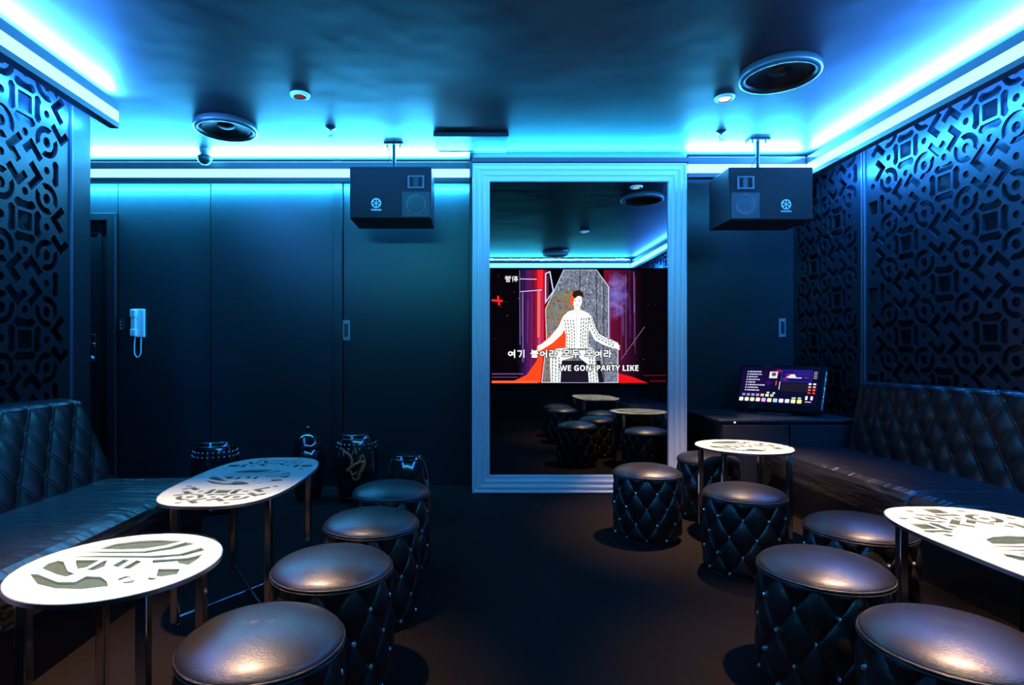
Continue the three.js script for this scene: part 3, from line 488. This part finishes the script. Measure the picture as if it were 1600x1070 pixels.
// ---------------------------------------------------------------- tufted stools
const diamond = (u, v) => { const a = Math.abs(Math.sin(Math.PI * (u + v))), b = Math.abs(Math.sin(Math.PI * (u - v))); return Math.pow(a * b, 0.42); };   // 0 on the seams, 1 in the middle of a diamond
const seamCord = (u, v) => { const d = (a) => Math.abs(a - Math.round(a)); return Math.max(Math.exp(-((d(u + v) / 0.036) ** 2)), Math.exp(-((d(u - v) / 0.036) ** 2))); };        // a thin cord along the seams
const stool = (() => {
  const t = thing('tufted_stool', '', 'stool', [0, 0, 0], 0, 'black tufted leather stools');
  const N = 10, RIM = 0.392, ROW = 0.18, R0 = 0.186;
  const sideR = (y) => R0 + 0.006 * Math.sin(Math.PI * Math.min(1, y / RIM));
  mesh('upholstered_side', grid(400, 100, (u, v) => {
    const y = 0.03 + v * (RIM - 0.03), th = u * 2 * Math.PI, k = (RIM - y) / ROW, edge = Math.min(1, (RIM - y) / 0.022), foot = Math.min(1, (y - 0.03) / 0.02);
    const gather = 0.0014 * Math.exp(-(RIM - y) / 0.03) * Math.sin(97 * th + 3 * Math.sin(11 * th));
    const r = sideR(y) + (0.018 * diamond(u * N, k + 0.5) - 0.003) * Math.sqrt(Math.max(0, edge)) * Math.sqrt(Math.max(0, foot)) + gather;
    return [r * Math.sin(th), y, r * Math.cos(th), th * 0.2, y];
  }), M.leather, t);
  mesh('seat_cushion', lathe([[0.15, 0.386], [0.194, 0.386], ...Array.from({ length: 17 }, (_, k) => { const a = k / 16 * Math.PI / 2; return [0.198 * Math.cos(a) ** 0.92, 0.388 + 0.052 * Math.sin(a)]; })], 72), M.leather, t);
  const piping = []; for (const [r, y, w] of [[0.1975, 0.388, 0.0038], [0.199, 0.379, 0.003]]) { const g = new THREE.TorusGeometry(r, w, 8, 96); g.rotateX(Math.PI / 2); g.translate(0, y, 0); piping.push(g); }
  mesh('piping', merge(piping), M.leather, t);
  mesh('base', cyl(0.172, 0.176, 0, 0.034, 48), M.blackPlastic, t);
  const gem = new THREE.IcosahedronGeometry(0.0088, 1); gem.scale(1, 1, 0.6);
  for (let row = 0; row < 4; row++) for (let i = 0; i < N; i++) {
    const k = 0.5 * (row + 1), y = RIM - k * ROW, off = row % 2 ? 0.5 : 0, th = (i + off) / N * 2 * Math.PI; if (y < 0.03) continue;
    const b = mesh('crystal_button', gem, M.crystal, t), r = sideR(y) + 0.002; b.position.set(r * Math.sin(th), y, r * Math.cos(th)); b.rotation.y = th + 0.2 * i;
  }
  return t;
})();
{
  const at = (px, py) => { const [x, z] = onPlane(px, py, 0.39); return [x, 0, z]; };
  const spots = [
    [612, 768, 0.1, 'black tufted leather stool nearest the gold dragon drum in the stool row'],
    [581, 817, 0.5, 'black tufted leather stool second from the gold dragon drum along the long blue-lit table'],
    [520, 886, 0.25, 'black tufted leather stool third from the gold dragon drum along the long blue-lit table'],
    [411, 1001, 0.4, 'black tufted leather stool right beside the small round table of the left sofa'],
    [1011, 738, 0.0, 'black tufted leather stool standing directly before the lower corner of the mirror frame'],
    [1106, 717, 0.35, 'black tufted leather stool tucked behind the small round table near the monitor cabinet'],
    [1163, 772, 0.15, 'black tufted leather stool on the open-floor side of the round table near the monitor'],
    [1342, 825, 0.55, 'black tufted leather stool between the right sofa and the end of the bright long table'],
    [1286, 888, 0.3, 'black tufted leather stool at the open-floor corner of the bright long table'],
    [1490, 1004, 0.05, 'black tufted leather stool pushed against the side of the bright long table'],
  ];
  spots.forEach(([px, py, turn, label], i) => { const p = at(px, py); if (i) copyOf(stool, 'tufted_stool', label, p, turn); else { stool.position.set(...p); stool.rotation.y = turn; stool.userData.label = label; } });
}

// ---------------------------------------------------------------- sofas
function sofa(name, label, s, lip, junction, top, wall, topY, zFar, zBack, zNear, cuts) {   // distances from the middle of the room; s = -1 left, 1 right
  const t = thing(name, label, 'sofa', [s * wall, 0, -(zFar + zNear) / 2]), ox = s * wall, oz = -(zFar + zNear) / 2;
  const X = (x) => s * x - ox, Zz = (z) => -z - oz, SY = 0.42;
  mesh('plinth', box(Math.min(X(lip + 0.05), X(wall - 0.01)), Math.max(X(lip + 0.05), X(wall - 0.01)), 0, 0.25, Zz(zFar - 0.03), Zz(zNear)), M.upholstery, t);
  const ends = [zFar, ...cuts, zNear];
  for (let i = 0; i + 1 < ends.length; i++) {
    const z0 = ends[i] - 0.003, z1 = ends[i + 1] + 0.003, len = z0 - z1, d = junction + 0.04 - lip, prof = [[0, 0.25], [d, 0.25], [d, SY - 0.01], [d - 0.06, SY], [0.12, SY + 0.006], [0.06, SY], [0.025, SY - 0.016], [0.006, SY - 0.045], [0, SY - 0.08]];
    const g = new THREE.ExtrudeGeometry(shapeOf(prof), { depth: len - 0.05, bevelEnabled: true, bevelThickness: 0.025, bevelSize: 0.02, bevelOffset: -0.02, bevelSegments: 4 });
    const p = g.attributes.position; for (let k = 0; k < p.count; k++) p.setXYZ(k, X(lip + p.getX(k)), p.getY(k), Zz(z0 - 0.025 - p.getZ(k)));
    if (s * 1 > 0) g.index === null && flip(g); g.computeVertexNormals(); metreUV(g);
    mesh('seat_cushion', g, M.bench, t);
  }
  // quilted back: front face, rounded top, closed at the far end
  const PITCH = 0.17, H = topY - SY + 0.03, ROWH = 0.225, L = zBack - zNear, nu = Math.round(L / PITCH * 34);
  mesh('quilted_back', grid(nu, 150, (u, v) => {
    const z = zBack - u * L, path = v * 1.3; let x, y, nx = -0.95, ny = 0.2;
    const endR = Math.min(1, (zBack - z) / 0.09), endK = Math.sqrt(1 - (1 - endR) ** 2);
    if (path <= 1) { y = SY - 0.03 + path * H; x = junction + (top - junction) * path; }
    else { const a = (path - 1) / 0.3 * Math.PI * 0.5, R = Math.min(0.06, wall - top - 0.005); y = topY - R + 0 * a; x = top; const c = Math.sin(a); y = topY + R * 0.55 * Math.sin(a) ; x = top + (wall - 0.004 - top) * (1 - Math.cos(a)); nx = -Math.cos(a); ny = c; }
    const q = (diamond(z / PITCH, path * H / ROWH) * 0.022 + 0.009 * seamCord(z / PITCH, path * H / ROWH)) * Math.min(1, 1.15 - Math.max(0, path - 1) * 3.8 + 0.0001) * endK;
    x += nx * q; y += ny * q; x = x + (wall - 0.01 - x) * (1 - endK) * 0.9;
    return [X(x), y - (path > 0.6 ? (1 - endK) * 0.05 : 0), Zz(z), z, path * H];
  }), M.upholstery, t);
  const capPts = [[junction, SY - 0.03], [top, topY - 0.01], [wall - 0.004, topY - 0.01], [wall - 0.004, 0.25], [junction, 0.25]];
  const cap = slab(capPts.map(([x, y]) => [X(x) , y]), [], 0.03); cap.translate(0, 0, Zz(zBack - 0.07)); mesh('back_end', metreUV(cap), M.upholstery, t);
}
function flip(g) { const p = g.attributes.position; for (let i = 0; i < p.count; i += 3) { const a = [p.getX(i), p.getY(i), p.getZ(i)]; p.setXYZ(i, p.getX(i + 1), p.getY(i + 1), p.getZ(i + 1)); p.setXYZ(i + 1, ...a); } }
sofa('bench_sofa', 'long black quilted leather bench sofa along the left fretwork partition', -1, 1.425, 2.02, 2.21, 2.362, 0.822, 3.20, 3.34, -0.2, [1.75, 0.4]);
sofa('bench_sofa', 'long black quilted leather bench sofa along the right fretwork wall', 1, 2.17, 2.765, 2.86, 2.93, 0.878, 4.27, 4.27, -0.2, [2.87, 1.4]);

// ---------------------------------------------------------------- drum stools and jar by the back wall
function drum(name, label, x, z, h, r, rt, studRows, extra) {
  const t = thing(name, label, 'drum stool', [x, 0, z], 0.3);
  const pr = []; for (let i = 0; i <= 20; i++) { const k = i / 20; pr.push([rt + (r - rt) * Math.sin(Math.PI * k) ** 0.8, h * k]); }
  mesh('body', lathe([[0, 0], ...pr.map(([a, b]) => [a, b * 0.985]), [rt - 0.006, h * 0.997], [rt - 0.02, h], [0.02, h - 0.003], [0, h - 0.003]], 56), M.glaze, t);
  const R = (y) => rt + (r - rt) * Math.sin(Math.PI * y / h) ** 0.8, studs = [];
  for (const [f, n] of studRows) for (let i = 0; i < n; i++) { const g = new THREE.SphereGeometry(0.0052, 8, 6), a = i / n * 2 * Math.PI; g.translate(R(f * h) * Math.sin(a), f * h, R(f * h) * Math.cos(a)); studs.push(g); }
  if (studs.length) mesh('studs', merge(studs), M.porcelain, t).userData.kind = 'stuff';
  for (const [f, w] of [[0.93, 0.006], [0.07, 0.006]]) { const g = new THREE.TorusGeometry(R(f * h), w, 8, 56); g.rotateX(Math.PI / 2); g.translate(0, f * h, 0); mesh('hoop', g, M.glaze, t); }
  if (extra) extra(t, R);
}
drum('drum_stool', 'black glazed drum stool with rows of pale studs behind the long table', -1.80, -4.08, 0.5, 0.165, 0.125, [[0.86, 26], [0.80, 26]]);
drum('drum_stool', 'black glazed drum stool painted with a gold dragon beside the stool row', -0.865, -4.42, 0.505, 0.165, 0.12, [[0.86, 24], [0.80, 12]], (t, R) => {
  const on = (a, y) => [(R(y) + 0.002) * Math.sin(a), y, (R(y) + 0.002) * Math.cos(a)], curve = (list, w) => tube(list.map(([a, y]) => on(a - 0.25, y)), w, 60, 6);
  const body = []; for (let i = 0; i <= 26; i++) { const k = i / 26; body.push([-0.45 + 0.9 * k + 0.22 * Math.sin(k * 11), 0.33 + 0.05 * Math.cos(k * 9) - 0.1 * k]); }
  mesh('gold_dragon', merge([curve(body, 0.011), curve([[-0.45, 0.38], [-0.6, 0.40], [-0.5, 0.35]], 0.008), curve([[-0.1, 0.36], [0.05, 0.41], [0.1, 0.37]], 0.007), curve([[0.2, 0.3], [0.4, 0.36], [0.5, 0.28], [0.35, 0.24]], 0.008), curve([[-0.2, 0.27], [-0.05, 0.22], [0.15, 0.24]], 0.008), curve([[0.3, 0.22], [0.1, 0.18], [-0.1, 0.2]], 0.006)]), M.gold, t);
});
drum('drum_stool', 'plain black glazed drum stool right behind the far leather stool', -0.43, -3.98, 0.42, 0.15, 0.095, []);
{
  const t = thing('lidded_jar', 'dark domed lidded jar standing between the two tall drum stools', 'jar', [-1.24, 0, -4.42]);
  mesh('body', lathe([[0, 0], [0.085, 0], [0.095, 0.02], [0.125, 0.16], [0.13, 0.27], [0.112, 0.36], [0.098, 0.385], [0.098, 0.395], [0, 0.395]], 44), M.glaze, t);
  const lid = mesh('lid', lathe([[0.106, 0.392], [0.11, 0.40], [0.1, 0.435], [0.08, 0.475], [0.05, 0.502], [0.015, 0.512], [0, 0.513]], 44), M.glaze, t);
  mesh('finial', lathe([[0.012, 0.508], [0.009, 0.52], [0.02, 0.536], [0.017, 0.552], [0, 0.558]], 20), M.glaze, lid);
}

// ---------------------------------------------------------------- equipment cabinet and touch monitor
{
  const x0 = 1.87, x1 = 2.935, z0 = -5.18, z1 = -4.32, H = 0.62, t = thing('equipment_cabinet', 'low black equipment cabinet at the end of the right sofa', 'cabinet', [(x0 + x1) / 2, 0, (z0 + z1) / 2]);
  const w = (x1 - x0) / 2, d = (z1 - z0) / 2;
  mesh('body', rbox(-w + 0.02, w - 0.0, 0, H - 0.025, -d, d - 0.02, 0.006), M.wallDark, t);
  mesh('top', rbox(-w, w, H - 0.028, H, -d, d, 0.012), M.blackPlastic, t);
  for (const s of [-1, 1]) { const dr = mesh('cabinet_door', rbox(s > 0 ? 0.006 : -w + 0.03, s > 0 ? w - 0.03 : -0.006, 0.03, H - 0.045, d - 0.022, d - 0.004, 0.004), M.blackPlastic, t); mesh('knob', new THREE.SphereGeometry(0.011, 14, 10).translate(s * 0.04, 0.36, d + 0.004), M.steel, dr); }
  const [lx, ly] = inPlane(1146, 656, 4.34);
  mesh('power_light', new THREE.SphereGeometry(0.008, 12, 8).translate(lx - (x0 + x1) / 2, 0.597, d + 0.002), new THREE.MeshStandardMaterial({ color: 0x222222, emissive: lin(0.4, 0.9, 0.8), emissiveIntensity: 1 }), t);
}
function menuCanvas() {
  const W = 800, H = 460, c = document.createElement('canvas'); c.width = W; c.height = H; const x = c.getContext('2d');
  x.fillStyle = '#0e0a2e'; x.fillRect(0, 0, W, H);
  x.fillStyle = '#160a38'; x.fillRect(20, 40, 320, 300); x.fillStyle = '#1a0f60'; x.fillRect(430, 40, 290, 130); x.fillStyle = '#2a1a80'; x.fillRect(540, 46, 170, 60);
  for (const [X, Y, r, s] of [[360, 60, 40, '#7a1a7a'], [400, 46, 30, '#c01a60'], [470, 140, 40, '#b01a90'], [300, 200, 46, '#3a1a8a'], [500, 90, 40, '#8a2a9a']]) { for (let i = 0; i < 40; i++) { x.fillStyle = s; x.globalAlpha = 0.12; x.beginPath(); const a = rnd() * 6.3; x.arc(X + Math.cos(a) * r * rnd(), Y + Math.sin(a) * r * rnd(), 6 + rnd() * 12, 0, 7); x.fill(); } x.globalAlpha = 1; }
  x.strokeStyle = '#2a4ae0'; x.lineWidth = 4; x.strokeRect(425, 36, 300, 140);
  x.fillStyle = '#cfd4f4'; const lens = [110, 130, 90, 120, 60, 160, 100, 120]; lens.forEach((l, i) => { x.fillRect(60, 52 + i * 34, 14, 16); let X = 84; while (X < 84 + l) { const w = 8 + rnd() * 22; x.fillRect(X, 52 + i * 34, w, 15); X += w + 5; } });
  x.fillStyle = '#e6e2e6'; x.fillRect(300, 56, 84, 84); x.fillStyle = '#5a4a6a'; x.beginPath(); x.arc(346, 90, 24, 0, 7); x.fill();
  x.fillStyle = '#e8dfe0'; x.beginPath(); x.moveTo(470, 128); x.lineTo(520, 84); x.lineTo(556, 84); x.lineTo(580, 128); x.fill(); x.fillRect(500, 122, 130, 12); x.fillStyle = '#8a3aa8'; x.fillRect(650, 120, 50, 10);
  x.fillStyle = '#d0404a'; x.fillRect(374, 170, 14, 60); x.fillStyle = '#c9c9e0'; x.fillRect(414, 180, 10, 100); x.fillStyle = '#1c1a2e'; x.fillRect(440, 190, 270, 110);
  for (let i = 0; i < 4; i++) { x.fillStyle = ['#ffffff', '#ffb0b0', '#ff6a3a', '#e04020'][i]; x.fillRect(706, 190 + i * 36, 26, 20); x.fillRect(750, 190 + i * 36, 26, 20); } x.fillStyle = '#9aa0b0'; for (let i = 0; i < 4; i++) x.fillRect(744, 50 + i * 24, 34, 12);
  const tint = ['#fff4e8', '#f4ece0', '#fff6c8', '#f0f0ea', '#f4a8f0', '#fff2c0', '#a8d8ff', '#eef0ff', '#e0e6ff', '#f6ffb0', '#e8ff90'];
  tint.forEach((s, i) => { x.fillStyle = s; x.beginPath(); x.roundRect(16 + i * 60, 392, 44, 46, 8); x.fill(); });
  for (let i = 0; i < 7; i++) { x.fillStyle = ['#7a84c0', '#9a8ab0', '#8aa0d0', '#e080b0', '#c8e0a0', '#e6ffe0', '#c8c8d0'][i]; x.fillRect(40 + i * 50, 340, 34, 32); }
  x.fillStyle = '#c8f0a0'; x.fillRect(360, 316, 26, 20); x.fillRect(300, 312, 26, 20); x.fillRect(560, 368, 40, 16); x.fillRect(620, 366, 30, 18); x.fillStyle = '#f0f0ff'; x.fillRect(690, 346, 22, 46); x.fillRect(740, 346, 22, 46); x.fillRect(690, 412, 60, 8);
  const t = new THREE.CanvasTexture(c); t.colorSpace = THREE.SRGBColorSpace; return t;
}
{
  const W = 0.66, H = 0.40, t = thing('touch_monitor', 'tilted touch-screen monitor showing song menus on the equipment cabinet', 'monitor', [2.505, 0.62, -4.70], -0.80);
  mesh('foot', merge([rbox(-0.12, 0.12, 0, 0.012, -0.11, 0.09, 0.005), rbox(-0.025, 0.025, 0.0, 0.11, -0.06, -0.03, 0.006)]), M.blackPlastic, t);
  const head = new THREE.Group(); head.name = 'display_head'; head.position.set(0, 0.032, 0.03); head.rotation.x = -0.42; t.add(head);
  mesh('housing', rbox(-W / 2, W / 2, 0, H, -0.05, 0, 0.018, 4), M.blackPlastic, head);
  mesh('bezel', slab([[-W / 2 + 0.004, 0.004], [W / 2 - 0.004, 0.004], [W / 2 - 0.004, H - 0.004], [-W / 2 + 0.004, H - 0.004]], [[[-W / 2 + 0.02, 0.055], [-W / 2 + 0.02, H - 0.02], [W / 2 - 0.045, H - 0.02], [W / 2 - 0.045, 0.055]]], 0.004), M.glaze, head).position.z = 0.0;
  const g = new THREE.PlaneGeometry(W - 0.065, H - 0.075); g.translate(-0.0125, 0.055 + (H - 0.075) / 2, 0.001);
  mesh('lit_display', g, new THREE.MeshPhysicalMaterial({ color: 0x000000, roughness: 1, specularIntensity: 0.1, emissive: 0xffffff, emissiveIntensity: 1.1, emissiveMap: menuCanvas() }), head);
  mesh('side_rail', bar([W / 2 - 0.002, 0.02, 0.0], [W / 2 - 0.002, H - 0.05, 0.0], 0.011, 16), M.chrome, head).userData.label = 'bright rounded metal rail along the screen edge';
}

scene.traverse((o) => { if (o.isMesh) { o.castShadow = true; o.receiveShadow = true; } });
renderer.render(scene, camera);
